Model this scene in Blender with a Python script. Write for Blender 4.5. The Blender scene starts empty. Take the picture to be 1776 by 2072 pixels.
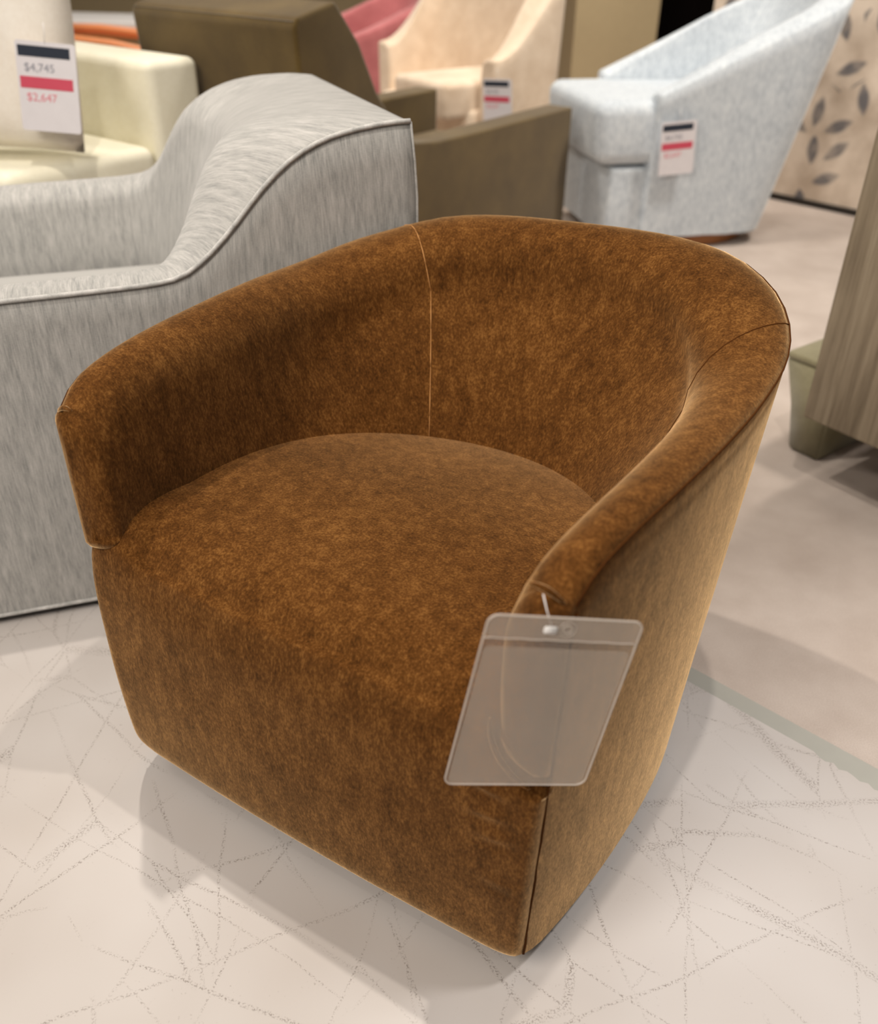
import bpy, bmesh, math, random
from mathutils import Vector, Matrix
from math import sin, cos, pi, radians
random.seed(7)
scene = bpy.context.scene
COL = scene.collection

# ---------------------------------------------------------------- camera
FPX, PITCH, ROLL, CAMH = 1850.0, radians(33), radians(1), 1.1918
F = Vector((0, cos(PITCH), -sin(PITCH))); R0 = Vector((1, 0, 0)); U0 = R0.cross(F)
RV = R0*cos(ROLL)+U0*sin(ROLL); UV = U0*cos(ROLL)-R0*sin(ROLL)
cam = bpy.data.cameras.new('camera'); co = bpy.data.objects.new('camera', cam); COL.objects.link(co)
m = Matrix((RV, UV, -F)).transposed().to_4x4(); m.translation = (0, 0, CAMH)
co.matrix_world = m
cam.sensor_fit = 'HORIZONTAL'; cam.sensor_width = 36; cam.lens = 36*FPX/1776
cam.clip_start = .02
cam.dof.use_dof = True; cam.dof.focus_distance = 1.31; cam.dof.aperture_fstop = 3.3
scene.camera = co

# ---------------------------------------------------------------- light
w = bpy.data.worlds.new('world'); scene.world = w; w.use_nodes = True
w.node_tree.nodes['Background'].inputs[0].default_value = (1, .93, .84, 1)
w.node_tree.nodes['Background'].inputs[1].default_value = .17
vs = scene.view_settings
vs.view_transform = 'Standard'; vs.look = 'None'; vs.gamma = 1; vs.use_curve_mapping = False
vs.exposure = 0.0
WARM = (1, .91, .81)
def spot(x, y, z, e, tx, ty, size=.035, cone=110, col=WARM):
    l = bpy.data.lights.new('spot_and_fill', 'SPOT'); l.energy = e; l.color = col
    l.shadow_soft_size = size; l.spot_size = radians(cone); l.spot_blend = .8
    o = bpy.data.objects.new('spot_and_fill', l); COL.objects.link(o); o.location = (x, y, z)
    o.rotation_euler = (Vector((tx, ty, 0))-Vector((x, y, z))).to_track_quat('-Z', 'Y').to_euler()
spot(-.72, 1.77, 2.8, 105, -.4, 1.3, .022)
spot(.36, .98, 2.8, 70, .36, .98, .022)
spot(-1.6, -.7, 2.7, 290, -.2, 1.0, .6)  # broad soft fill added from front left to brighten the inner back
spot(-2.1, 1.3, 2.7, 50, -.2, 1.0, .6)  # second soft fill added at left to make up for dimmed ambient
spot(.75, -.7, 2.8, 18, .4, .6, .03)
spot(1.1, .65, 2.8, 190, 1.05, .65, .12, 50, (1, .96, .93))
spot(-1.3, 3.2, 2.8, 130, -1.3, 3.4, .2)
spot(.3, 3.6, 2.8, 85, .2, 4.2, .2)
spot(1.9, 3.2, 2.8, 210, 1.8, 3.8, .2)
spot(.2, 5.2, 2.8, 150, .1, 5.7, .2)
spot(-2, 5.6, 2.8, 200, -2, 6.3, .2)
spot(1.1, 5.5, 2.8, 90, 1.1, 6.6, .2)

# ---------------------------------------------------------------- materials
def srgb(r, g, b):
    f = lambda c: c/12.92 if c <= .04045 else ((c+.055)/1.055)**2.4
    return (f(r/255), f(g/255), f(b/255), 1)
class NT:
    def __init__(s, name):
        s.m = bpy.data.materials.new(name); s.m.use_nodes = True; s.t = s.m.node_tree
        s.b = s.t.nodes['Principled BSDF']
        s.tc = s.t.nodes.new('ShaderNodeTexCoord')
    def n(s, kind, ins=None, **attr):
        x = s.t.nodes.new('ShaderNode'+kind)
        for k, v in attr.items(): setattr(x, k, v)
        for k, v in (ins or {}).items():
            if hasattr(v, 'is_linked') or hasattr(v, 'links'): s.t.links.new(v, x.inputs[k])
            else: x.inputs[k].default_value = v
        return x
    def mapping(s, scale=(1, 1, 1), rot=(0, 0, 0), loc=(0, 0, 0), src=None):
        return s.n('Mapping', {'Vector': src or s.tc.outputs['Object'], 'Scale': scale, 'Rotation': rot, 'Location': loc}).outputs[0]
    def noise(s, vec, scale, detail=3, rough=.55):
        return s.n('TexNoise', {'Vector': vec, 'Scale': scale, 'Detail': detail, 'Roughness': rough}).outputs[0]
    def ramp(s, fac, stops, interp='LINEAR'):
        r = s.n('ValToRGB', {'Fac': fac}); e = r.color_ramp.elements; r.color_ramp.interpolation = interp
        while len(e) < len(stops): e.new(.5)
        for el, (p, c) in zip(e, stops):
            el.position = p; el.color = c if len(c) == 4 else (*c, 1)
        return r.outputs[0]
    def math(s, op, a, b=0.0, c=0.0, clamp=False):
        x = s.n('Math', {0: a, 1: b, 2: c}, operation=op); x.use_clamp = clamp; return x.outputs[0]
    def mix(s, fac, a, b, blend='MIX'):
        x = s.n('Mix', data_type='RGBA', blend_type=blend)
        for i, v in ((0, fac), (6, a), (7, b)):
            if hasattr(v, 'links'): s.t.links.new(v, x.inputs[i])
            else: x.inputs[i].default_value = v
        return x.outputs[2]
    def set(s, **k):
        for a, v in k.items():
            i = s.b.inputs[a.replace('_', ' ')]
            if hasattr(v, 'links'): s.t.links.new(v, i)
            else: i.default_value = v
    def bump(s, h, strength=.3, dist=.002):
        b = s.n('Bump', {'Height': h, 'Strength': strength, 'Distance': dist}); s.t.links.new(b.outputs[0], s.b.inputs['Normal'])

def velvet(name, dark, mid, light, fine=260, sheen=.6, tint=(1, .78, .5, 1), patch=7, srough=.32, extra=None):
    t = NT(name)
    v = t.mapping(scale=(1, 1, .45))
    f = t.noise(v, fine, 4, .7)
    p = t.noise(t.tc.outputs['Object'], patch, 4, .6)
    q = t.noise(t.mapping(scale=(1, 1, .35)), 60, 3, .6)
    a = t.math('MULTIPLY_ADD', f, .62, t.math('MULTIPLY_ADD', p, .20, t.math('MULTIPLY', q, .30)))
    t.set(Base_Color=t.ramp(a, [(.42, dark), (.57, mid), (.74, light)]), Roughness=.95, Sheen_Weight=sheen, Sheen_Roughness=srough, Sheen_Tint=tint, Specular_IOR_Level=.08)
    t.bump(f, .35, .001)
    if extra:
        sh = t.n('BsdfSheen', {'Color': t.ramp(a, [(.44, tuple(c*.55 for c in extra[:3])), (.70, tuple(c*1.5 for c in extra[:3]))]), 'Roughness': .35})
        ad = t.n('AddShader'); t.t.links.new(t.b.outputs[0], ad.inputs[0]); t.t.links.new(sh.outputs[0], ad.inputs[1])
        t.t.links.new(ad.outputs[0], t.t.nodes['Material Output'].inputs[0])
    return t.m
def woven(name, dark, mid, light, streak=90, sheen=.25, specular=.15):
    t = NT(name)
    uv = t.tc.outputs['UV']
    a = t.noise(t.mapping(scale=(1, .07, 1), src=uv), streak*2.6, 4, .7)
    b = t.noise(t.mapping(scale=(1, .14, 1), src=uv), streak*.5, 3, .6)
    c = t.noise(t.mapping(scale=(.3, 1, 1), src=uv), streak*4, 2, .5)
    h = t.math('MULTIPLY_ADD', a, .6, t.math('MULTIPLY_ADD', b, .4, t.math('MULTIPLY', c, .15)))
    t.set(Base_Color=t.ramp(h, [(.44, dark), (.58, mid), (.74, light)]), Roughness=.9, Sheen_Weight=sheen, Sheen_Roughness=.5, Specular_IOR_Level=specular)
    t.bump(h, .35, .0012)
    return t.m
def cloth(name, c0, c1, scale=12, fine=300, sheen=.3, rough=.9):
    t = NT(name)
    p = t.noise(t.tc.outputs['Object'], scale, 4, .6)
    f = t.noise(t.tc.outputs['Object'], fine, 2, .5)
    t.set(Base_Color=t.ramp(t.math('MULTIPLY_ADD', f, .3, t.math('MULTIPLY', p, .8)), [(.38, c0), (.72, c1)]), Roughness=rough, Sheen_Weight=sheen, Sheen_Roughness=.5, Specular_IOR_Level=.15)
    t.bump(f, .2, .001)
    return t.m
def plain(name, c, rough=.6, spec=.3, metal=0):
    t = NT(name); p = t.noise(t.tc.outputs['Object'], 25, 3)
    t.set(Base_Color=t.mix(.12, c, t.ramp(p, [(.3, tuple(x*.7 for x in c[:3])), (.7, c)])), Roughness=rough, Specular_IOR_Level=spec, Metallic=metal)
    return t.m

M = {}
M['velvet'] = velvet('brown_velvet', srgb(59, 34, 10), srgb(91, 56, 22), srgb(132, 90, 44), 300, .5, (1, .72, .42, 1), srough=.30, extra=(.66, .44, .21, 1))
M['velvet_seam'] = plain('brown_seam', srgb(74, 42, 16), .95, .05)
M['velvet_thread'] = plain('tan_thread', srgb(176, 128, 78), .9, .1)
M['grey'] = woven('grey_striated_linen', srgb(138, 139, 137), srgb(166, 165, 162), srgb(190, 188, 185), 150)
M['welt'] = cloth('grey_piping', srgb(150, 150, 148), srgb(205, 203, 200), 40, 500)
M['olive'] = cloth('olive_velvet', srgb(78, 61, 28), srgb(102, 83, 43), 5, 200, .3)
M['cream'] = cloth('cream_boucle', srgb(212, 190, 165), srgb(236, 218, 196), 8, 260)
M['creamsofa'] = cloth('ivory_leather', srgb(236, 231, 208), srgb(246, 243, 224), 6, 90, .1, .6)
M['pillow'] = cloth('oatmeal_pillow', srgb(236, 227, 214), srgb(248, 242, 232), 9, 120)
M['pink'] = cloth('dusty_pink_velvet', srgb(166, 92, 94), srgb(196, 120, 122), 6, 160, .5)
M['blue'] = velvet('pale_blue_velvet', srgb(178, 187, 196), srgb(202, 210, 217), srgb(224, 230, 234), 90, .5, (.9, .95, 1, 1), 9)
M['sage'] = cloth('sage_fabric', srgb(128, 122, 96), srgb(150, 144, 116), 6, 160)
M['black'] = plain('black_rubber', srgb(22, 20, 19), .7, .2)
M['plinth'] = plain('plinth_dark', srgb(50, 46, 42), .8, .2)
M['walnut'] = plain('walnut_wood', srgb(150, 96, 52), .45, .4)
M['orange_wood'] = plain('orange_wood', srgb(222, 140, 88), .4, .4)
M['white'] = plain('white_lacquer', srgb(235, 233, 232), .4, .4)
M['paper'] = plain('white_card', srgb(226, 222, 226), .6, .3)
M['ink'] = plain('navy_ink', srgb(48, 54, 66), .7, .2)
M['grey_ink'] = plain('grey_ink', srgb(150, 150, 160), .7, .2)
M['red_ink'] = plain('red_ink', srgb(208, 84, 104), .7, .2)
M['pink_ink'] = plain('pink_ink', srgb(226, 140, 152), .7, .2)
M['strip'] = plain('grey_strip', srgb(172, 171, 163), .45, .4)
M['beigewall'] = plain('beige_wall_paint', srgb(172, 156, 124), .9, .1)
M['darkopening'] = plain('dark_opening', srgb(14, 9, 8), .9, .05)

# limed oak cabinet
t = NT('limed_oak')
a = t.noise(t.mapping(scale=(1, 1, .05)), 55, 5, .65); b = t.noise(t.mapping(scale=(1, 1, .25)), 5, 3)
t.set(Base_Color=t.ramp(t.math('MULTIPLY_ADD', a, .65, t.math('MULTIPLY', b, .35)), [(.36, srgb(104, 92, 76)), (.52, srgb(134, 121, 102)), (.68, srgb(156, 144, 124))]), Roughness=.6, Specular_IOR_Level=.25)
M['oak'] = t.m

# scuffed white platform: crossing dotted scratches
t = NT('scuffed_white_paint')
co_ = t.tc.outputs['Object']
warp = t.n('TexNoise', {'Vector': co_, 'Scale': 2.2, 'Detail': 2}).outputs[1]
wv = t.n('VectorMath', {0: warp, 1: (.5, .5, .5)}, operation='SUBTRACT').outputs[0]
wv = t.n('VectorMath', {0: wv, 'Scale': .10}, operation='SCALE').outputs[0]
cw = t.n('VectorMath', {0: co_, 1: wv}, operation='ADD').outputs[0]
fine = t.noise(co_, 330, 2, .6); mid = t.noise(co_, 26, 3, .6); big = t.noise(co_, 3.0, 2, .5)
total = None
for k, (ang, el, sc, wd, seed) in enumerate([(28, 7, 4.2, .012, 0), (-35, 8, 3.6, .010, 3), (62, 7, 5.0, .011, 6), (8, 6, 3.4, .009, 9), (-68, 8, 3.2, .010, 13), (45, 4, 8.0, .018, 17), (-15, 9, 5.5, .012, 21)]):
    mp = t.n('Mapping', {'Vector': cw, 'Scale': (1, el, 1), 'Rotation': (0, 0, radians(ang)), 'Location': (seed, seed*.7, 0)}, vector_type='TEXTURE')
    vo = t.n('TexVoronoi', {'Vector': mp.outputs[0], 'Scale': sc}, feature='DISTANCE_TO_EDGE', voronoi_dimensions='2D')
    line = t.math('SUBTRACT', 1.0, t.math('DIVIDE', vo.outputs['Distance'], wd), clamp=True)
    gate = t.ramp(t.noise(t.mapping(loc=(seed*2.3, 1, 0)), 4.5, 2), [(.44, (0, 0, 0)), (.58, (1, 1, 1))])
    line = t.math('MULTIPLY', line, gate)
    total = line if total is None else t.math('MAXIMUM', total, line)
dots = t.ramp(fine, [(.50, (0, 0, 0)), (.60, (1, 1, 1))])
speck = t.ramp(t.noise(co_, 190, 2, .5), [(.64, (0, 0, 0)), (.73, (1, 1, 1))])
patch = t.ramp(mid, [(.55, (0, 0, 0)), (.72, (1, 1, 1))])
sp = t.math('MULTIPLY', speck, patch)
dirt = t.math('MAXIMUM', t.math('MULTIPLY', t.math('POWER', total, .6), dots), t.math('MULTIPLY', sp, .7), clamp=True)
base = t.ramp(big, [(.35, srgb(190, 183, 178)), (.65, srgb(202, 197, 194))])
t.set(Base_Color=t.mix(t.math('MULTIPLY', dirt, .72), base, srgb(116, 105, 98)), Roughness=.42, Specular_IOR_Level=.35)
t.bump(dirt, .15, .0005)
M['platform'] = t.m

# carpet
t = NT('greige_carpet')
f = t.noise(t.tc.outputs['Object'], 420, 3, .7); p = t.noise(t.mapping(scale=(1, 1, 1)), 5, 4, .6)
t.set(Base_Color=t.ramp(t.math('MULTIPLY_ADD', f, .5, t.math('MULTIPLY', p, .5)), [(.36, srgb(182, 167, 156)), (.64, srgb(210, 197, 187))]), Roughness=1, Sheen_Weight=.3, Specular_IOR_Level=.05)
t.bump(f, .6, .003)
M['carpet'] = t.m

# leaf patterned wall covering
t = NT('leaf_pattern')
uvw = t.mapping(scale=(1, .55, .55))
vo = t.n('TexVoronoi', {'Vector': t.mapping(scale=(1, 0, 1)), 'Scale': 5.6, 'Randomness': .9}, feature='F1')
loc = t.n('VectorMath', {0: t.mapping(scale=(1, 0, 1)), 1: vo.outputs['Position']}, operation='SUBTRACT').outputs[0]
rnd = t.n('SeparateColor', {0: vo.outputs['Color']}).outputs
ang = t.math('MULTIPLY_ADD', rnd[0], 2.4, -1.2)
rot = t.n('VectorRotate', {'Vector': loc, 'Angle': ang}, rotation_type='Y_AXIS').outputs[0]
xyz = t.n('SeparateXYZ', {0: rot}).outputs
ax = t.math('DIVIDE', t.math('ABSOLUTE', xyz[0]), .034)
az = t.math('DIVIDE', t.math('ABSOLUTE', xyz[2]), .080)
leafd = t.math('ADD', ax, t.math('POWER', az, 2.0))
leaf = t.ramp(leafd, [(.6, (1, 1, 1)), (1.0, (0, 0, 0))])
nz = t.noise(t.tc.outputs['Object'], 14, 3)
leaf = t.math('MULTIPLY', leaf, t.ramp(nz, [(.3, (.55, .55, .55)), (.6, (1, 1, 1))]))
nb = t.ramp(t.noise(t.tc.outputs['Object'], 5, 4), [(.42, srgb(222, 208, 192)), (.66, srgb(188, 172, 155))])
t.set(Base_Color=t.mix(leaf, nb, srgb(112, 110, 112)), Roughness=.9, Specular_IOR_Level=.1)
M['leaf'] = t.m

# clear plastic sleeve
def sleeve_mat(name, haze, col):
    t = NT(name)
    tr = t.n('BsdfTransparent', {'Color': (.97, .96, .95, 1)})
    n = t.noise(t.tc.outputs['Object'], 18, 2)
    t.set(Base_Color=col, Roughness=.22, Specular_IOR_Level=.8, Transmission_Weight=0.0)
    mx = t.n('MixShader', {0: t.math('MULTIPLY_ADD', n, haze*.25, haze*.88)})
    t.t.links.new(tr.outputs[0], mx.inputs[1]); t.t.links.new(t.b.outputs[0], mx.inputs[2])
    t.t.links.new(mx.outputs[0], t.t.nodes['Material Output'].inputs[0])
    return t.m
M['sleeve'] = sleeve_mat('clear_vinyl', .27, srgb(205, 192, 178))
M['sleeve_clear'] = sleeve_mat('clear_vinyl_flap', .16, srgb(205, 195, 185))
M['sleeve_edge'] = sleeve_mat('welded_vinyl_edge', .6, srgb(215, 205, 195))

# ---------------------------------------------------------------- mesh helpers
def link(name, bm, mat, parent=None, smooth=True, label=None, sub=0, kind=None):
    me = bpy.data.meshes.new(name)
    bmesh.ops.recalc_face_normals(bm, faces=bm.faces[:])
    bm.to_mesh(me); bm.free()
    if smooth:
        for p in me.polygons: p.use_smooth = True
    o = bpy.data.objects.new(name, me); COL.objects.link(o)
    me.materials.append(mat)
    if parent: o.parent = parent
    if label: o['label'] = label
    if kind: o['kind'] = kind
    if sub:
        s = o.modifiers.new('subdivision', 'SUBSURF'); s.levels = sub; s.render_levels = sub
    return o
def thing(name, label, cat, loc=(0, 0, 0), rz=0, group=None):
    o = bpy.data.objects.new(name, None); COL.objects.link(o); o.empty_display_size = .1
    o.location = loc; o.rotation_euler = (0, 0, rz); o['label'] = label; o['category'] = cat
    if group: o['group'] = group
    return o
def grid(bm, rows, closed_u=False):
    vs_ = [[bm.verts.new(p) for p in r] for r in rows]
    n = len(rows[0])
    for i in range(len(rows)-1):
        for j in range(n if closed_u else n-1):
            a, b, c, d = vs_[i][j], vs_[i][(j+1) % n], vs_[i+1][(j+1) % n], vs_[i+1][j]
            bm.faces.new((a, b, c, d))
    return vs_
def tube(pts, r, seg=8, bm=None, closed=False):
    bm = bm or bmesh.new(); pts = [Vector(p) for p in pts]; rows = []
    n = len(pts); prev = None
    for i, p in enumerate(pts):
        d = (pts[(i+1) % n if closed else min(i+1, n-1)]-pts[(i-1) % n if closed else max(i-1, 0)])
        if d.length < 1e-9: d = Vector((0, 0, 1))
        d.normalize()
        a = (Vector((0, 0, 1)) if abs(d.z) < .9 else Vector((1, 0, 0))) if prev is None else prev
        a = (a-d*a.dot(d)).normalized(); prev = a; b = d.cross(a)
        rr = r(i/(n-1)) if callable(r) else r
        rows.append([p+(a*cos(2*pi*k/seg)+b*sin(2*pi*k/seg))*rr for k in range(seg)])
    if closed: rows.append(rows[0])
    g = grid(bm, rows, True)
    if not closed:
        bm.faces.new(g[0][::-1]); bm.faces.new(g[-1])
    return bm
def box(bm, c, s, bevel=0, seg=3, rot=None):
    r = bmesh.ops.create_cube(bm, size=1)
    vs_ = r['verts']
    bmesh.ops.scale(bm, vec=s, verts=vs_)
    if bevel:
        es = list({e for v in vs_ for e in v.link_edges})
        rb = bmesh.ops.bevel(bm, geom=es, offset=bevel, segments=seg, profile=.5, affect='EDGES')
        vs_ = list({v for f in rb['faces'] for v in f.verts} | {v for v in vs_ if v.is_valid})
    if rot is not None: bmesh.ops.rotate(bm, cent=(0, 0, 0), matrix=rot, verts=vs_)
    bmesh.ops.translate(bm, vec=c, verts=vs_)
    return bm
def frame_world(x, y, ang):
    """local +x along ang"""
    return Vector((x, y, 0)), ang
def interp(xs, ys, x):
    if x <= xs[0]: return ys[0]
    for i in range(len(xs)-1):
        if x <= xs[i+1]:
            t_ = (x-xs[i])/(xs[i+1]-xs[i]); return ys[i]+(ys[i+1]-ys[i])*t_
    return ys[-1]
def smooth_interp(xs, ys, x):
    n = len(xs)
    if x <= xs[0]: return ys[0]
    if x >= xs[-1]: return ys[-1]
    i = max(k for k in range(n) if xs[k] <= x); i = min(i, n-2)
    def sl(k):
        if k <= 0 or k >= n-1: return 0 if k else (ys[1]-ys[0])/(xs[1]-xs[0])
        return (ys[k+1]-ys[k-1])/(xs[k+1]-xs[k-1])
    h = xs[i+1]-xs[i]; s = (x-xs[i])/h
    return ((2*s**3-3*s*s+1)*ys[i]+(s**3-2*s*s+s)*h*sl(i)+(-2*s**3+3*s*s)*ys[i+1]+(s**3-s*s)*h*sl(i+1))

NL = 14
def section(st, nlow=NL, ncr=10, nin=8):
    """cross-section points of an upholstered wall: outer face, crown, inner face"""
    ob, ot, it, ib, hb, pad = st[:6]; obul = st[6] if len(st) > 6 else 0
    ob, ot, it, ib = map(Vector, (ob, ot, it, ib)); out = []
    inw = it-ot; inw.z = 0
    for i in range(nlow): out.append(ob.lerp(ot, i/nlow)-inw.normalized()*obul*sin(pi*(i/nlow)**1.6))
    P0, P3 = ot, it
    P1 = ot+Vector((0, 0, hb))+inw*.12; P2 = Vector((it.x, it.y, max(ot.z, it.z)+hb*.75))+inw*.02
    for i in range(ncr+1):
        s = i/ncr
        out.append(P0*(1-s)**3+P1*3*s*(1-s)**2+P2*3*s*s*(1-s)+P3*s**3)
    for i in range(1, nin+1):
        s = i/nin; p = it.lerp(ib, s)
        out.append(p+inw.normalized()*pad*sin(pi*s))
    return out
def wall_sweep(stations, cap=.02, capdir=None, mod=None):
    """stations from one arm front round the back to the other; rounded caps on both ends"""
    bm = bmesh.new()
    rows = [section(s) for s in stations]
    if mod: mod(rows)
    def caprows(row, d):
        ctr = sum(row, Vector())/len(row)
        zs = [p.z for p in row]; zc = (min(zs)+max(zs))/2; hz = (max(zs)-min(zs))/2
        ax = (row[len(row)-1]-row[0]); ax.z = 0; ax.normalize()
        ww = [(p-ctr).dot(ax) for p in row]; wc = (min(ww)+max(ww))/2; hw = (max(ww)-min(ww))/2
        res = []
        for k in range(1, 7):
            a = k/6*pi/2; ins = cap*(1-cos(a))*1.0 if k < 6 else cap; fw = cap*sin(a)
            rr = []
            for p, w_ in zip(row, ww):
                dw = -(w_-wc)/hw*min(ins, hw*.9)
                dz = -(p.z-zc)/hz*min(ins, hz*.9)
                rr.append(p+ax*dw+Vector((0, 0, dz))+d*fw)
            res.append(rr)
        return res
    d0 = Vector(capdir); c0 = caprows(rows[0], d0); c1 = caprows(rows[-1], d0)
    allr = c0[::-1]+rows+c1
    g = grid(bm, allr)
    uvl = bm.loops.layers.uv.new('UVMap'); uvd = {}
    u_ = 0
    for i, r in enumerate(g):
        if i: u_ += (r[NL].co-g[i-1][NL].co).length
        v_ = 0
        for j, vv in enumerate(r):
            if j: v_ += (vv.co-r[j-1].co).length
            uvd[vv] = (u_, v_)
    for f in bm.faces:
        for lp in f.loops: lp[uvl].uv = uvd[lp.vert]
    for row in (g[0], g[-1]):
        n = len(row)
        # zip the thin end section closed
        i, j = 0, n-1
        while j-i > 1:
            if j-i == 2: bm.faces.new((row[i], row[i+1], row[j])); break
            bm.faces.new((row[i], row[i+1], row[j-1], row[j])); i += 1; j -= 1
    return bm, rows

# ================================================================ SETTING
def poly_prism(pts, z0, z1):
    bm = bmesh.new(); a = [bm.verts.new((x, y, z0)) for x, y in pts]; b = [bm.verts.new((x, y, z1)) for x, y in pts]
    bm.faces.new(b); bm.faces.new(a[::-1])
    for i in range(len(pts)):
        j = (i+1) % len(pts); bm.faces.new((a[i], a[j], b[j], b[i]))
    return bm
def struct(name, bm, mat, smooth=False):
    return link(name, bm, mat, None, smooth, kind='structure')
struct('floor', poly_prism([(-6, -1.5), (5, -1.5), (5, 9.2), (-6, 9.2)], -.12, -.012), M['carpet'])
# display platform under the two front chairs; its far edge runs diagonally
e0 = Vector((.47, 1.27)); e1 = Vector((.735, 1.022)); ed = (e1-e0).normalized(); en = Vector((-ed.y, ed.x))
pa = e0-ed*1.25; pb = e1+ed*2.0
rnd_edge = [pa+ed*x_ for x_ in [0]]
edge_pts = []
L = (pb-pa).length; x_ = 0
while x_ < L:
    j = 0.0
    if 1.50 < x_ < 1.72: j = random.uniform(-.010, .003)
    edge_pts.append(pa+ed*x_+en*j); x_ += .012 if 1.45 < x_ < 1.75 else .05
back_l = Vector((-2.6, 2.55))
struct('trim_1', poly_prism([tuple(p) for p in (pa-en*.02, pa+en*.040, pb+en*.040, pb-en*.02)], -.012, -.0015), M['strip'])
o = struct('floor_platform', poly_prism([(-2.6, -1.2), (3.0, -1.2)]+[tuple(p) for p in edge_pts[::-1]]+[tuple(back_l)], -.010, 0), M['platform'])
o.name = 'floor_platform'
# walls
struct('wall_back', poly_prism([(-6, 9), (5, 9), (5, 9.15), (-6, 9.15)], 0-.012, 2.9), M['beigewall'])
struct('wall_center', poly_prism([(.80, 6.5), (1.30, 6.4), (1.36, 6.9), (.76, 7.2)], -.012, 2.9), M['beigewall'])
struct('dark_doorway_panel_1', poly_prism([(1.30, 7.2), (1.92, 7.2), (1.92, 7.28), (1.30, 7.28)], -.012, 2.4), M['darkopening'])  # solid black panel, its colour stands in for the doorway's darkness
bmw = bmesh.new(); box(bmw, (.72, 0, 1.3), (1.55, .1, 2.62))
o = struct('wall_right', bmw, M['leaf']); o.location = (1.42, 5.28, 0); o.rotation_euler = (0, 0, radians(-45))
bmw = bmesh.new(); box(bmw, (.72, -.055, .004), (1.55, .012, .03), .003)  # dark strip painted as the shadow line along the wall base
o = struct('base_shadow_strip', bmw, M['plinth']); o.location = (1.42, 5.28, 0); o.rotation_euler = (0, 0, radians(-45))

# ================================================================ BROWN BARREL CHAIR
CY = radians(-31.6)
cu = Vector((cos(CY), sin(CY), 0)); cn = Vector((-sin(CY), cos(CY), 0))
chair = thing('barrel_chair', 'brown velvet swivel barrel chair in the foreground with a clear sleeve on its arm', 'chair', (-.182, .869, 0), CY)
def uplan(a, D, yc, ex, taper, y_front=0.0, nside=9, nback=26):
    """U-shaped plan, right front -> back -> left front, as (x, y)"""
    right = []
    for i in range(nside):
        y = y_front+(yc-y_front)*i/nside
        right.append((a-taper*((yc-y)/yc)**2, y))
    bk = []
    for i in range(nback+1):
        ph = pi*i/nback
        c_, s_ = cos(ph), sin(ph)
        bk.append((a*math.copysign(abs(c_)**(2/ex), c_), yc+(D-yc)*abs(s_)**(2/ex)))
    left = [(-x, y) for x, y in right[::-1]]
    return right+bk+left
def resample(pts, n=70):
    d = [0]
    for a_, b_ in zip(pts[:-1], pts[1:]): d.append(d[-1]+math.hypot(b_[0]-a_[0], b_[1]-a_[1]))
    out = []
    for i in range(n):
        u_ = i/(n-1); u_ = u_+.045*sin(2*pi*u_)*-1      # denser near the two fronts
        t_ = u_*d[-1]; out.append((interp(d, [p[0] for p in pts], t_), interp(d, [p[1] for p in pts], t_)))
    return out
OT = resample(uplan(.412, .800, .48, 2.6, .045, 0, 14, 80))
OB = resample(uplan(.389, .755, .33, 2.5, .037, 0, 12, 80))
IT = resample(uplan(.314, .705, .36, 2.4, .020, .004, 12, 80))
IB = resample(uplan(.310, .560, .03, 1.98, .0, .004, 4, 80))
rimx = [0, .03, .08, .16, .3, .45, .56, .64, .70, .80]
rimz = [.648, .672, .684, .690, .692, .694, .700, .716, .733, .762]
st = []
for k, (ot, ob, it, ib) in enumerate(zip(OT, OB, IT, IB)):
    z = smooth_interp(rimx, rimz, ot[1])+.016*min(1, max(0, (ot[1]-.42)/.28))*max(-1, min(1, ot[0]/.3))
    zb_ = .045+.018*max(0, 1-ob[1]/.05)**2
    st.append(((ob[0], ob[1], zb_), (ot[0], ot[1], z), (it[0], it[1], z-.085), (ib[0], ib[1], .40), .022, .006))
rows = [section(s) for s in st]
NR = len(rows)
bm = bmesh.new(); grid(bm, rows)
PADXI = {}
def arm_pad(row, sg, zo, zi):
    """rounded front end of an arm, closing the top of the sweep above the seat front"""
    up = [p for p in row[:NL] if p.z > zo+.006]+[p for p in row[NL:] if p.z > zi+.004]
    jn = max(j for j in range(NL, len(row)-1) if row[j].z > zi); up.append(row[jn].lerp(row[jn+1], (row[jn].z-zi)/max(1e-6, row[jn].z-row[jn+1].z)))
    cut = [row[0].lerp(row[NL], (zo-.045)/(row[NL].z-.045))]
    xo, xi = abs(cut[0].x), abs(up[-1].x)
    bot = []; PADXI[sg] = (xi, xo)
    for i in range(0, 9):
        a = i/8*pi/2
        bot.append(Vector((sg*(xi+(xo-xi)*(1-cos(a))), row[0].y, zi-(zi-zo)*sin(a))))
    loop = cut+up+bot[:-1]
    xc = (xo+xi)/2; zt = max(p.z for p in loop)
    res = []
    for k in range(0, 15):
        a = k/14*radians(78); f_ = cos(a)
        rr = []
        for p in loop:
            m_ = Vector((sg*xc, p.y, min(max(p.z, zi+.0), zt-.036)))
            q = m_+(p-m_)*f_; q.y = p.y-.023*sin(a); rr.append(q)
        res.append(rr)
    return res
ARMZ = {1: (.404, .455), -1: (.444, .472)}
for row, sg in ((rows[0], 1), (rows[-1], -1)):
    g_ = grid(bm, arm_pad(row, sg, *ARMZ[sg]), True)
    bm.faces.new(g_[-1])
link('tub_shell', bm, M['velvet'], chair)
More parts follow.
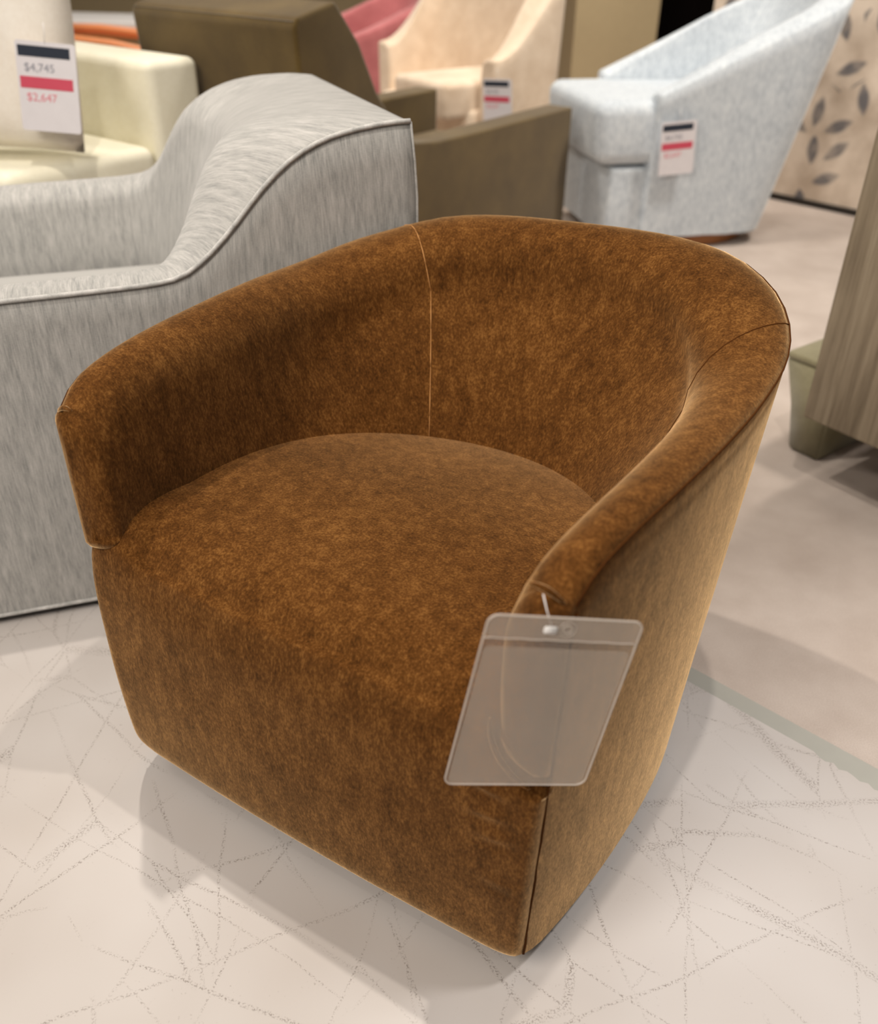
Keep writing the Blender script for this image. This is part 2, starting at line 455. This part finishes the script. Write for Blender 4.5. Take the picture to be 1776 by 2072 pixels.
# seat: waterfall front running the full width beneath the arms, domed on top
prof = [(.05, .044), (.012, .042), (-.004, .050), (-.013, .075), (-.018, .14), (-.021, .22), (-.021, .30), (-.020, .36), (-.016, .405), (-.007, .442), (.014, .470), (.045, .488), (.09, .496), (.18, .498), (.27, .492), (.36, .479), (.45, .462), (.52, .446), (.58, .43)]
def densify(pr, n):
    out = []
    ts = list(range(len(pr)))
    for i in range(n):
        s = i/(n-1)*(len(pr)-1)
        out.append((smooth_interp(ts, [p[0] for p in pr], s), smooth_interp(ts, [p[1] for p in pr], s)))
    return out
bm = bmesh.new(); rws = []
NX = 48
for (y, z) in densify(prof, 170):
    full = .3528+.0152*max(0, z-.045)/.607
    ell = .310*math.sqrt(max(0, 1-(y/.60)**2))+.045
    q_ = min(1, max(0, (y-.05)/.09)); q_ = q_*q_*(3-2*q_)
    hw = full*(1-q_)+min(full, ell)*q_
    row = []; ext = []
    for i in range(NX+1):
        # denser towards the sides
        s = -1+2*i/NX; s = math.copysign(1-(1-abs(s))**1.5, s); x = s*hw
        zz, yy = z, y; t_ = 0
        if z > .38:
            t_ = min(1, (z-.38)/.06)
            zz -= t_*(.006*(abs(x)/.3)**2+max(0, abs(x)-(.290 if x > 0 else .325))*(.80 if x > 0 else .5))
            if x < -.24: zz += .024*min(1, (-x-.24)/.06)*t_*max(0, 1-y/.14)
        for wx, wz, wa, sl in ((.296, .372, .0032, -.18), (.300, .330, .0026, .15), (.312, .296, .0030, .30), (.318, .215, .0018, -.1)):
            if y < .05: yy -= wa*math.exp(-((x-wx)/.018)**2-((z-wz-sl*(x-wx))/.0065)**2)-.6*wa*math.exp(-((x-wx)/.020)**2-((z-wz+.012-sl*(x-wx))/.007)**2)
        if z < .45 and y < .06:
            yy -= .010*(1-(x/.36)**2)
        e = hw-abs(x)
        if e < .014 and y < .04: yy += .014-math.sqrt(max(0, .014**2-(.014-e)**2))
        if z < .2 and y < .06: zz += .016*max(0, 1-e/.05)**2*max(0, 1-z/.2)
        row.append((x, yy, zz))
        if i in (0, NX): ext.append((x*.997, yy+.03, zz))
    rws.append([ext[0]]+row+[ext[1]])
grid(bm, rws)
link('seat', bm, M['velvet'], chair)
# seams
def off_row(idx, a, b, out=.0006):
    return [rows[idx][j] for j in range(a, b)]
rim_idx = NL
rimline = [r[rim_idx] for r in rows]
link('rim_seam', tube([p+Vector((0, 0, .0002)) for p in rimline], .0014, 6), M['velvet_seam'], chair, label='dark seam line along the outer top edge')
def near_station(xt, yt):
    return min(range(NR), key=lambda k: (OT[k][0]-xt)**2+(OT[k][1]-yt)**2)
def near_in(xt, yt): return min(range(NR), key=lambda k: (IB[k][0]-xt)**2+(IB[k][1]-yt)**2)
def seam_path(k0, k1):
    n_ = len(rows[0])-2; out = []
    for j in range(rim_idx, n_+1):
        kf = k0+(k1-k0)*(j-rim_idx)/(n_-rim_idx); a_ = int(math.floor(kf)); b_ = min(a_+1, NR-1)
        out.append(rows[a_][j].lerp(rows[b_][j], kf-a_))
    return out
kr = (near_station(.385, .63), near_in(.245, .37)); kl = (near_station(-.315, .695), near_in(-.134, .515))
for k, mt, lb in ((kr, 'velvet_seam', 'dark inner back seam'), (kl, 'velvet_thread', 'tan thread inner back seam')):
    pts = seam_path(*k)
    if mt == 'velvet_thread':
        bmx = bmesh.new(); dense = []
        for a_, b_ in zip(pts[:-1], pts[1:]):
            for q in range(4): dense.append(a_.lerp(b_, q/4))
        i = 0
        while i < len(dense)-9:
            n_ = random.randint(5, 9); tube([p+Vector((.0004, -.0006, .0003)) for p in dense[i:i+n_]], lambda s: .0011*sin(pi*min(max(s, .08), .92))+.0002, 5, bmx); i += n_+random.randint(0, 2)
        tube([p-Vector((0, 0, .0004)) for p in pts], .0008, 5, bmx)
        link('inner_seam', bmx, M[mt], chair, label=lb)
    else:
        link('inner_seam', tube(pts, .0011, 5), M[mt], chair, label=lb)
# vertical corner seams at the front (base to arm)
for s_ in (1, -1):
    pts = []
    for i in range(26):
        z = .066+((.640 if s_ > 0 else .43)-.066)*i/25
        xx = .3524+.0152*(z-.045)/.607+.0006*sin(i*1.3)
        pts.append((s_*xx, .0015+.0008*sin(i*2.1), z))
    link('corner_seam', tube([(p_[0]+s_*.0006, p_[1]-.0008, p_[2]) for p_ in pts], .0017, 6), M['velvet_seam'], chair)
# arm-front welt, where the arm panel curves down onto the seat front
for s_ in (1,):
    pts = []
    for i in range(17):
        a = i/16*pi/2*.92
        xi_, xo_ = PADXI[s_]; zo_, zi_ = ARMZ[s_]
        x = xi_-.010+(xo_-xi_+.004)*(1-cos(a)); z = zi_+.012-(zi_-zo_+.018)*sin(a)
        pts.append((s_*x, -.0165+.006*(1-sin(a))-.003*sin(a), z))
    link('arm_welt', tube(pts, lambda s: .0010+.0026*sin(pi*min(1, .12+s*.8)), 7), M['velvet'], chair)
# small loops of fabric on the arm ends
for s_ in (1, -1):
    pts = [(s_*(.323+.036*i/10), -.0125+.006*(i/10)**2, .6665+.005*sin(i/10*pi)-.014*i/10) for i in range(11)]
    link('arm_tuck', tube(pts, lambda s: .0014+.0022*sin(pi*s), 7), M['velvet'], chair)
# unseen dark panel added under the shell to block light, and swivel plinth
bm = bmesh.new()
vsb = [bm.verts.new((x*.97, y*.99+.004, .05)) for x, y in OB]; bm.faces.new(vsb)
link('light_block_panel', bm, M['black'], chair, smooth=False)
bm = bmesh.new(); bmesh.ops.create_cone(bm, cap_ends=True, segments=48, radius1=.2, radius2=.19, depth=.05, matrix=Matrix.Translation((0, .36, .025)))
link('swivel_base', bm, M['black'], chair, smooth=False)

# ---------------------------------------------------------------- clear tag sleeve hung on the right arm
def chair_pt(x, y, z): return Vector((-.178, .8796, 0))+Vector((cos(radians(-33.12)), sin(radians(-33.12)), 0))*x+Vector((-sin(radians(-33.12)), cos(radians(-33.12)), 0))*y+Vector((0, 0, z))
s0 = [Vector(p) for p in ((.293, -.03, .623), (.412, .081, .593), (.393, .054, .36), (.273, -.057, .391))]
TL, TR, BR, BL = [chair_pt(*p) for p in s0]
cpos = Vector((0, 0, CAMH)); kk = .928
TL, TR, BR, BL = [cpos+(p-cpos)*kk for p in (TL, TR, BR, BL)]
ex = (TR-TL); wS = ex.length; ex.normalize(); ey = (BL-TL); ey = (ey-ex*ey.dot(ex)); hS = ey.length; ey.normalize(); ez = ex.cross(ey)  # ez away from camera or towards
sl = thing('tag_sleeve', 'empty clear plastic tag sleeve hanging by a thread from the brown chair arm', 'tag sleeve', TL)
mw = Matrix((ex, -ey, -ez)).transposed().to_4x4(); mw.translation = TL
sl.rotation_euler = mw.to_euler()
# local: x right, y up (sheet spans y 0..-hS), z = toward or away
def rr_outline(x0, y0, x1, y1, r, n=6):
    pts = []
    for cx, cy, a0 in ((x1-r, y1-r, 0), (x0+r, y1-r, pi/2), (x0+r, y0+r, pi), (x1-r, y0+r, 3*pi/2)):
        for i in range(n+1):
            a = a0+pi/2*i/n; pts.append((cx+r*cos(a), cy+r*sin(a)))
    return pts
def sheet(pts, z, th):
    bm = bmesh.new()
    a = [bm.verts.new((x, y, z)) for x, y in pts]; b = [bm.verts.new((x, y, z+th)) for x, y in pts]
    bm.faces.new(a[::-1]); bm.faces.new(b)
    for i in range(len(pts)):
        j = (i+1) % len(pts); bm.faces.new((a[i], a[j], b[j], b[i]))
    return bm
link('front_pocket', sheet(rr_outline(.003, -hS+.003, wS-.003, -.036, .006), 0, .0005), M['sleeve'], sl, False)
link('header_flap', sheet(rr_outline(.0, -.026, wS, 0, .010), 0, .0006), M['sleeve'], sl, False)
link('back_sheet', sheet(rr_outline(.001, -hS, wS-.001, -.001, .010), -.0012, .0004), M['sleeve_clear'], sl, False)
link('welded_rim', tube([(x, y, 0) for x, y in rr_outline(0, -hS, wS, 0, .010)], .0011, 6, closed=True), M['sleeve_edge'], sl)
link('welded_line', tube([(wS*i/20, -.0262+.0003*sin(i*1.7), .0006) for i in range(21)], .0008, 6), M['sleeve_edge'], sl)
link('grommet', tube([(.079+.0045*cos(2*pi*i/24), -.0125+.0045*sin(2*pi*i/24), .0008) for i in range(24)], .0006, 6, closed=True), M['sleeve_edge'], sl)
link('grommet', tube([(.079+.0085*cos(2*pi*i/24), -.0125+.0085*sin(2*pi*i/24), .0006) for i in range(24)], .0004, 6, closed=True), M['sleeve_edge'], sl)
bm = sheet(rr_outline(.0555, -.0175, .0685, -.0095, .002), .0007, .0012)
link('thread_anchor', bm, M['white'], sl, label='small white plastic thread bar')
inv = mw.inverted()
ap = Vector(chair.location)+cu*.342+cn*(-.0215)+Vector((0, 0, .667))
al = inv @ ap
link('thread', tube([(.062, -.009, .001), Vector((.062, -.009, .001)).lerp(al, .5)+Vector((-.0006, 0, 0)), al], .0006, 6), M['white'], sl, label='thin white plastic thread')

# ================================================================ GREY CHAIR
GA = radians(19.2)
GSC = 1.015
grey = thing('slope_arm_chair', 'light grey striated linen armchair with corded seams, at the left beside the brown velvet chair', 'chair', (-.8517*GSC, 1.3767*GSC, CAMH*(1-GSC)), GA)
grey.scale = (GSC, GSC, GSC)
gs = [-.30, .0, .141, .295, .40, .440, .487, .534, .570, .607, .645, .70, .778, .838]
gz = [.648, .653, .658, .661, .666, .677, .711, .758, .798, .833, .860, .884, .899, .903]
WID = .80
S = [-.30+i*.05 for i in range(14)]+[.37+i*.0234 for i in range(21)]   # along the side to .82
st = []
def gside(s, sgn):
    z = smooth_interp(gs, gz, s)
    q = max(0, (s-.37)/.468)                      # 0 on the arm, 1 at the rear corner
    ins = .115
    # inner point travels round a soft corner
    if q <= 0: iw, isx = ins, s
    else:
        a = min(1, q)*pi/2*.92
        isx = .36+.20*sin(a)*.95; iw = ins+.155*(1-cos(a))
    zi = z-.035-.045*q
    obx = s if s < .35 else .35+(s-.35)*(.335/.488)
    ob = (obx, .0, .04); ot = (s, 0, z)
    it = (isx, iw, zi); ib = (isx-.10*q, iw+.01, .38)
    if sgn < 0:
        dz_ = .030*q*q
        f_ = lambda p: (p[0], WID-p[1], p[2]-(dz_ if p[2] > .5 else 0)); ob, ot, it, ib = map(f_, (ob, ot, it, ib))
    return (ob, ot, it, ib, .018-.006*q, .012, 0)
for s in S: st.append(gside(s, 1))
a0 = gside(.838, 1); a1 = gside(.838, -1)
for i in range(1, 16):
    t_ = i/16; bulge = sin(pi*t_)
    L_ = lambda p, q: tuple(p[k]*(1-t_)+q[k]*t_ for k in range(3))
    ob, ot, it, ib = L_(a0[0], a1[0]), L_(a0[1], a1[1]), L_(a0[2], a1[2]), L_(a0[3], a1[3])
    it = (it[0]+.012*bulge, it[1], it[2])
    st.append((ob, ot, it, ib, .012+.004*bulge, .012, 0))
for s in S[::-1]: st.append(gside(s, -1))
def lean(rows_):
    for r in rows_:
        q = min(1, max(0, (r[NL].x-.45)/.38)); q = q*q*(3-2*q)
        for j in range(1, NL): r[j].x += .055*q*sin(pi*(j/NL)**1.5)
bm, grow = wall_sweep(st, .025, (-1, 0, 0), lean)
go = link('tub_body', bm, M['grey'], grey)
# crisp panel corner
link('side_welt', tube([r[NL]+Vector((0, -.001, .0015)) for r in grow[:len(S)]], .0042, 8), M['welt'], grey, label='pale corded piping on the side panel edge')
link('rear_welt', tube([grow[len(S)-1][j]+Vector((.001, -.001, 0)) for j in range(0, NL+1)], .002, 6), M['welt'], grey)
link('hem_welt', tube([r[0]+Vector((0, -.002, 0)) for r in grow[:len(S)]], .004, 8), M['welt'], grey)
bm = bmesh.new(); box(bm, (.12, WID/2, .30), (.85, WID-.20, .26), .04, 4)
link('seat_deck', bm, M['grey'], grey)
bm = bmesh.new(); box(bm, (.10, WID/2, .445), (.86, WID-.27, .12), .05, 5)
link('seat_cushion', bm, M['grey'], grey)
bm = bmesh.new(); box(bm, (.19, WID/2, .042), (.78, WID-.16, .048))
link('plinth', bm, M['plinth'], grey, False)

# ================================================================ OLIVE LOUNGE CHAIR
OG = math.atan2(.8, .6)     # facing direction
olive = thing('lounge_chair', 'dark olive velvet deep lounge chair seen from behind, back to the grey chair', 'chair', (.524, 4.077, -.012), OG)
# local: +x forward (front at x=0), +y to far arm
K_ = 1.07
def kz(pts): return [(x*K_, max(.05, 1.192-(1.192-z)*K_)) for x, z in pts]
def slab_profile(pts, y0, y1, bev):
    bm = bmesh.new(); a = [bm.verts.new((x, y0, z)) for x, z in pts]; b = [bm.verts.new((x, y1, z)) for x, z in pts]
    bm.faces.new(a); bm.faces.new(b[::-1])
    for i in range(len(pts)):
        j = (i+1) % len(pts); bm.faces.new((a[j], a[i], b[i], b[j]))
    if bev:
        bmesh.ops.recalc_face_normals(bm, faces=bm.faces[:])
        es = [e for e in bm.edges if len(e.link_faces) == 2 and e.calc_face_angle(0) > .5]
        bmesh.ops.bevel(bm, geom=es, offset=bev, segments=4, profile=.6, affect='EDGES')
    return bm
side = [(0, .05), (0, .60), (-.3, .598), (-.6, .596), (-.85, .598), (-.97, .612), (-1.05, .65), (-1.13, .74), (-1.22, .90), (-1.31, .985), (-1.44, .985), (-1.47, .97), (-1.43, .5), (-1.40, .05)]
side = [(x if x > -1.12 else -1.12, z) for x, z in side[:6]]+[(-1.12, .70), (-1.12, .05)]
link('side_arm', slab_profile(kz(side), 0, .12, .012), M['olive'], olive)
link('side_arm', slab_profile(kz(side), .704, .824, .012), M['olive'], olive)
bk = [(-1.40, .05), (-1.432, .5), (-1.47, .965), (-1.455, .985), (-1.31, 1.015), (-1.22, .91), (-1.15, .78), (-1.05, .655), (-1.0, .618), (-1.0, .05)]
link('backrest', slab_profile(kz(bk), .0, .715, .015), M['olive'], olive)
bm = bmesh.new(); box(bm, (-.56, .412, .165), (1.07, .57, .21), .03)
link('seat_deck', bm, M['olive'], olive)
bm = bmesh.new(); box(bm, (-.56, .412, .335), (1.07, .57, .13), .045, 5)
link('seat_cushion', bm, M['olive'], olive)
bm = bmesh.new(); box(bm, (-.75, .412, .019), (1.34, .70, .062))
link('plinth', bm, M['plinth'], olive, False)

# ================================================================ generic tub armchair (background)
def tub_chair(name, label, near_front, near_rear, width, zf, zb, mat, seat_z, flare=.0, th=.09, zpow=1.0, base=.05, cushion=True, exr=3.0):
    """near_front->near_rear is the near arm; far side lies `width` beyond it. local +x = towards back, +y = across"""
    nf = Vector(near_front); nr = Vector(near_rear); d = nr-nf; Ld = d.length; ang = math.atan2(d.y, d.x)
    o = thing(name, label, 'chair', (nf.x, nf.y, -.012), ang)
    prm = []
    def plan(Lx, w0, w1, yc_frac, n=10, nb=20):
        hw = (w1-w0)/2; cy = (w0+w1)/2; xc = Lx*yc_frac; pts = []
        for i in range(n): pts.append((xc*i/n, w0))
        for i in range(nb+1):
            ph = pi*i/nb; c_, s_ = cos(ph), sin(ph)
            pts.append((xc+(Lx-xc)*abs(s_)**(2/exr), cy-hw*math.copysign(abs(c_)**(2/exr), c_)))
        for i in range(n-1, -1, -1): pts.append((xc*i/n, w1))
        return pts
    ot = plan(Ld, 0, width, .6); ob = plan(Ld-flare, .015, width-.015, .6)
    it = plan(Ld-th*1.2, th, width-th, .55); ib = plan(Ld-th*1.2-flare*.8-.04, th+.01, width-th-.01, .5)
    st = []
    for a, b, c, e in zip(ot, ob, it, ib):
        q = max(0, a[0]/Ld)
        z = zf+(zb-zf)*(q**zpow if zpow > 0 else (3*q*q-2*q**3))
        st.append(((b[0], b[1], base), (a[0], a[1], z), (c[0], c[1], z-.025), (e[0], e[1], seat_z-.12), .018, .008))
    bm, rw = wall_sweep(st, .02, (-1, 0, 0))
    link('tub_shell', bm, mat, o)
    return o, rw, Ld, ang
# cream chair
cream, rw, Ld, ang = tub_chair('wing_chair', 'cream upholstered wing-arm chair with a price tag, behind the olive lounge chair', (.24, 4.72), (.66, 5.06), .95, .645, 1.02, M['cream'], .46, .04, .10, -1)
bm = bmesh.new(); box(bm, (.17, .475, .25), (.50, .74, .36), .03); link('seat_deck', bm, M['cream'], cream)
bm = bmesh.new(); box(bm, (.08, .33, .470), (.60, .42, .17), .035, 5); link('seat_cushion', bm, M['cream'], cream)
bm = bmesh.new(); box(bm, (.2, .475, .031), (.36, .6, .062)); link('plinth', bm, M['plinth'], cream, False)
# pink chair
pink, rw, Ld, ang = tub_chair('tub_chair', 'dusty pink velvet tub chair behind the cream one', (-.57, 5.75), (.10, 6.1), .70, .62, .86, M['pink'], .44, .05, .09, 1.2)
bm = bmesh.new(); box(bm, (.26, .35, .32), (.48, .50, .26), .05, 4); link('seat', bm, M['pink'], pink)
bm = bmesh.new(); box(bm, (.3, .35, .035), (.45, .48, .07)); link('plinth', bm, M['plinth'], pink, False)
# blue chair
blue, rwb, Ld, ang = tub_chair('swivel_chair', 'pale blue velvet swivel chair with sloped arms on a round wood base', (.87, 3.95), (1.70, 4.13), .73, .625, .985, M['blue'], .5, .24, .10, 1.0, .06, exr=3.2)
bm = bmesh.new(); box(bm, (.12, .365, .195), (.60, .655, .30), .018, 4); link('seat_base', bm, M['blue'], blue)
bm = bmesh.new(); box(bm, (.10, .365, .478), (.70, .69, .245), .055, 6)
for v in bm.verts:                                   # the cushion nose swells and leans forward
    if v.co.x < 0: v.co.x -= .015*min(1, max(0, (v.co.z-.36)/.2))
link('seat_cushion', bm, M['blue'], blue)
bm = bmesh.new(); bmesh.ops.create_cone(bm, cap_ends=True, segments=64, radius1=.31, radius2=.32, depth=.055, matrix=Matrix.Translation((.29, .36, .033)))
link('round_base', bm, M['walnut'], blue, False, label='round walnut swivel base')

# ================================================================ CREAM SOFA, PILLOW
sofa = thing('sofa', 'ivory sofa with a square back at the far left behind the grey armchair', 'sofa', (-.865, 2.895, -.012), radians(143))
# local: +x leftwards in the picture, +y towards the camera
bm = bmesh.new(); box(bm, (.95, -.10, .460), (1.9, .19, .77), .03, 5); link('backrest', bm, M['creamsofa'], sofa)
bm = bmesh.new(); box(bm, (.95, .24, .32), (1.86, .47, .42), .03, 4); link('seat_deck', bm, M['creamsofa'], sofa)
bm = bmesh.new(); box(bm, (.475, .25, .555), (.94, .50, .12), .035, 5); link('seat_cushion', bm, M['creamsofa'], sofa)
bm = bmesh.new(); box(bm, (1.425, .25, .555), (.94, .50, .12), .035, 5); link('seat_cushion', bm, M['creamsofa'], sofa)
bm = bmesh.new(); box(bm, (.95, .06, .05), (1.7, .4, .10)); link('plinth', bm, M['plinth'], sofa, False)
def cushion(w_, h_, d_, n=20):
    bm = bmesh.new()
    for sg in (1, -1):
        rows_ = []
        for i in range(n+1):
            row = []
            for j in range(n+1):
                u_ = -1+2*i/n; v_ = -1+2*j/n
                e = (1-abs(u_)**2.6)*(1-abs(v_)**2.6)
                th_ = d_/2*max(e, 0)**.42
                pin = 1-.03*(1-abs(u_)**2)*abs(v_)**3; pin2 = 1+.02*(1-abs(v_)**2)*abs(u_)**3
                row.append((u_*w_/2*pin2, sg*th_+.010*sin(u_*7+v_*3)*max(e, 0), v_*h_/2*pin))
            rows_.append(row)
        grid(bm, rows_)
    bmesh.ops.remove_doubles(bm, verts=bm.verts[:], dist=.0005)
    return bm
pil = link('throw_pillow', cushion(.54, .56, .22), M['pillow'])
pil.location = (-1.275, 2.77, .900); pil.rotation_euler = (radians(-10), 0, radians(-6))
pil['label'] = 'plump oatmeal throw pillow standing on the ivory sofa'; pil['category'] = 'pillow'

# ================================================================ PRICE TAGS
def text_mesh(s, size, mat, parent, loc, name='price_text'):
    cu_ = bpy.data.curves.new(name, 'FONT'); cu_.body = s; cu_.size = size; cu_.extrude = .0003; cu_.align_x = 'LEFT'
    tmp = bpy.data.objects.new('tmp', cu_); COL.objects.link(tmp)
    bpy.context.view_layer.update()
    me = bpy.data.meshes.new_from_object(tmp.evaluated_get(bpy.context.evaluated_depsgraph_get()))
    bpy.data.objects.remove(tmp); o = bpy.data.objects.new(name, me); COL.objects.link(o)
    me.materials.clear(); me.materials.append(mat); o.parent = parent; o.location = loc
    return o
def price_tag(label, loc, yaw, w_, h_, tilt=0, roll=0, was='$4,745', now='$2,647'):
    """local: x right, y up, z towards the viewer; origin top centre"""
    o = thing('price_tag', label, 'price tag', loc, 0, 'price tags hung on the furniture')
    o.rotation_euler = (Matrix.Rotation(yaw, 4, 'Z') @ Matrix.Rotation(radians(90)+tilt, 4, 'X') @ Matrix.Rotation(roll, 4, 'Z')).to_euler()
    link('card', sheet(rr_outline(-w_/2, -h_, w_/2, 0, .008), 0, .0012), M['paper'], o, False)
    def bar(n, x0, y0, x1, y1, mt):
        link(n, sheet([(x0, y0), (x1, y0), (x1, y1), (x0, y1)], .0014, .0006), mt, o, False)
    bar('header_band', -w_*.46, -h_*.17, w_*.40, -h_*.05, M['ink'])
    bar('sale_band', -w_*.46, -h_*.52, w_*.42, -h_*.39, M['red_ink'])
    text_mesh(was, h_*.13, M['grey_ink'], o, (-w_*.38, -h_*.33, .0016))
    text_mesh(now, h_*.13, M['pink_ink'], o, (-w_*.38, -h_*.66, .0016))
    link('thread', tube([(0, -.006, .001), (.002, .02, .002), (0, .045, 0)], .001, 5), M['white'], o)
    return o
price_tag('large white price tag pinned on the oatmeal throw pillow', (-1.035, 2.62, .910), radians(6), .15, .215, tilt=radians(-6), roll=radians(-5))
price_tag('white price tag hanging on the arm front of the cream wing chair', (.235, 4.655, .57), radians(-36), .16, .19, roll=radians(4))
price_tag('white price tag hanging on the side of the pale blue chair', (.935, 3.925, .525), radians(12), .15, .205, roll=radians(4))

# ================================================================ CABINET and SAGE OTTOMAN
KA = math.atan2(-.8, .6)
cab = thing('oak_cabinet', 'tall limed oak cabinet with vertical grain at the right edge', 'cabinet', (.893, 2.03, -.012), KA)
# local: +x along the visible front to the right, +y into the cabinet
bm = bmesh.new(); box(bm, (.55, .26, .660), (1.10, .52, .95), .004, 2); link('case', bm, M['oak'], cab, False)
bm = bmesh.new(); box(bm, (.55, .26, 1.145), (1.12, .54, .024), .004, 2); link('top_board', bm, M['oak'], cab, False)
for x in (.50, 1.04):
    for y in (.06, .46):
        bm = bmesh.new(); box(bm, (x, y, .0925), (.05, .05, .185), .004, 2); link('leg', bm, M['plinth'], cab, False)
ott = thing('ottoman', 'low flared sage green upholstered ottoman tucked behind the oak cabinet', 'ottoman', (.968, 2.18, -.012), KA)
bm = bmesh.new()
r0 = [(-.03, .0, .0), (.062, 0, 0), (.062, .34, 0), (-.03, .34, 0)]
r1 = [(-.095, -.005, .25), (.062, -.005, .25), (.062, .34, .25), (-.095, .34, .25)]
g = grid(bm, [r0, [tuple(Vector(a).lerp(Vector(b), .5)+Vector((.008 if i in (0, 3) else 0, 0, 0))) for i, (a, b) in enumerate(zip(r0, r1))], r1], True)
bm.faces.new(g[0][::-1]); bm.faces.new(g[-1])
bmesh.ops.recalc_face_normals(bm, faces=bm.faces[:])
bmesh.ops.bevel(bm, geom=[e for e in bm.edges if e.calc_face_angle(0) > .5], offset=.008, segments=3, affect='EDGES')
link('upholstered_body', bm, M['sage'], ott)
bm = bmesh.new(); box(bm, (-.018, .168, .256), (.155, .345, .02), .009, 3); link('top_pad', bm, M['sage'], ott)

# ================================================================ TABLE and WOODEN CHAIR at far left
tab = thing('side_table', 'white topped table far behind the ivory sofa', 'table', (-2.25, 6.9, -.012), radians(-6))
bm = bmesh.new(); box(bm, (0, 0, .60), (1.3, .6, .035), .006, 2); link('table_top', bm, M['white'], tab, False)
for x in (-.58, .58):
    for y in (-.24, .24):
        bm = bmesh.new(); box(bm, (x, y, .29), (.05, .05, .58), .004, 2); link('leg', bm, M['walnut'], tab, False)
bm = bmesh.new(); box(bm, (0, -.27, .545), (1.16, .03, .07), .004, 2); link('apron', bm, M['walnut'], tab, False)
bx_ = bmesh.new(); box(bx_, (0, 0, .06), (.22, .16, .12), .02, 4)
bo = link('white_box', bx_, M['white']); bo.location = (-1.83, 6.86, .606); bo.rotation_euler = (0, 0, .2)
bo['label'] = 'small white box on the white topped table'; bo['category'] = 'box'
wch = thing('wooden_chair', 'orange-brown wooden open arm chair in front of the white topped table', 'chair', (-1.90, 5.75, .0), radians(-8))
for y, z0 in ((-.22, .59), (.22, .60)):
    pts = [(-.42, y, z0+.02), (-.15, y, z0+.02), (.12, y, z0), (.30, y, z0-.03), (.40, y, z0-.045)]
    link('arm', tube(pts, .026, 10), M['orange_wood'], wch)
for x in (-.35, .30):
    for y in (-.22, .22):
        link('leg', tube([(x, y, 0), (x, y, .59 if x < 0 else .56)], .02, 10), M['orange_wood'], wch)
bm = bmesh.new(); box(bm, (0, 0, .38), (.66, .42, .06), .02, 3); link('seat', bm, M['orange_wood'], wch)
bm = bmesh.new(); box(bm, (-.38, 0, .50), (.04, .44, .18), .01, 2); link('backrest', bm, M['orange_wood'], wch)
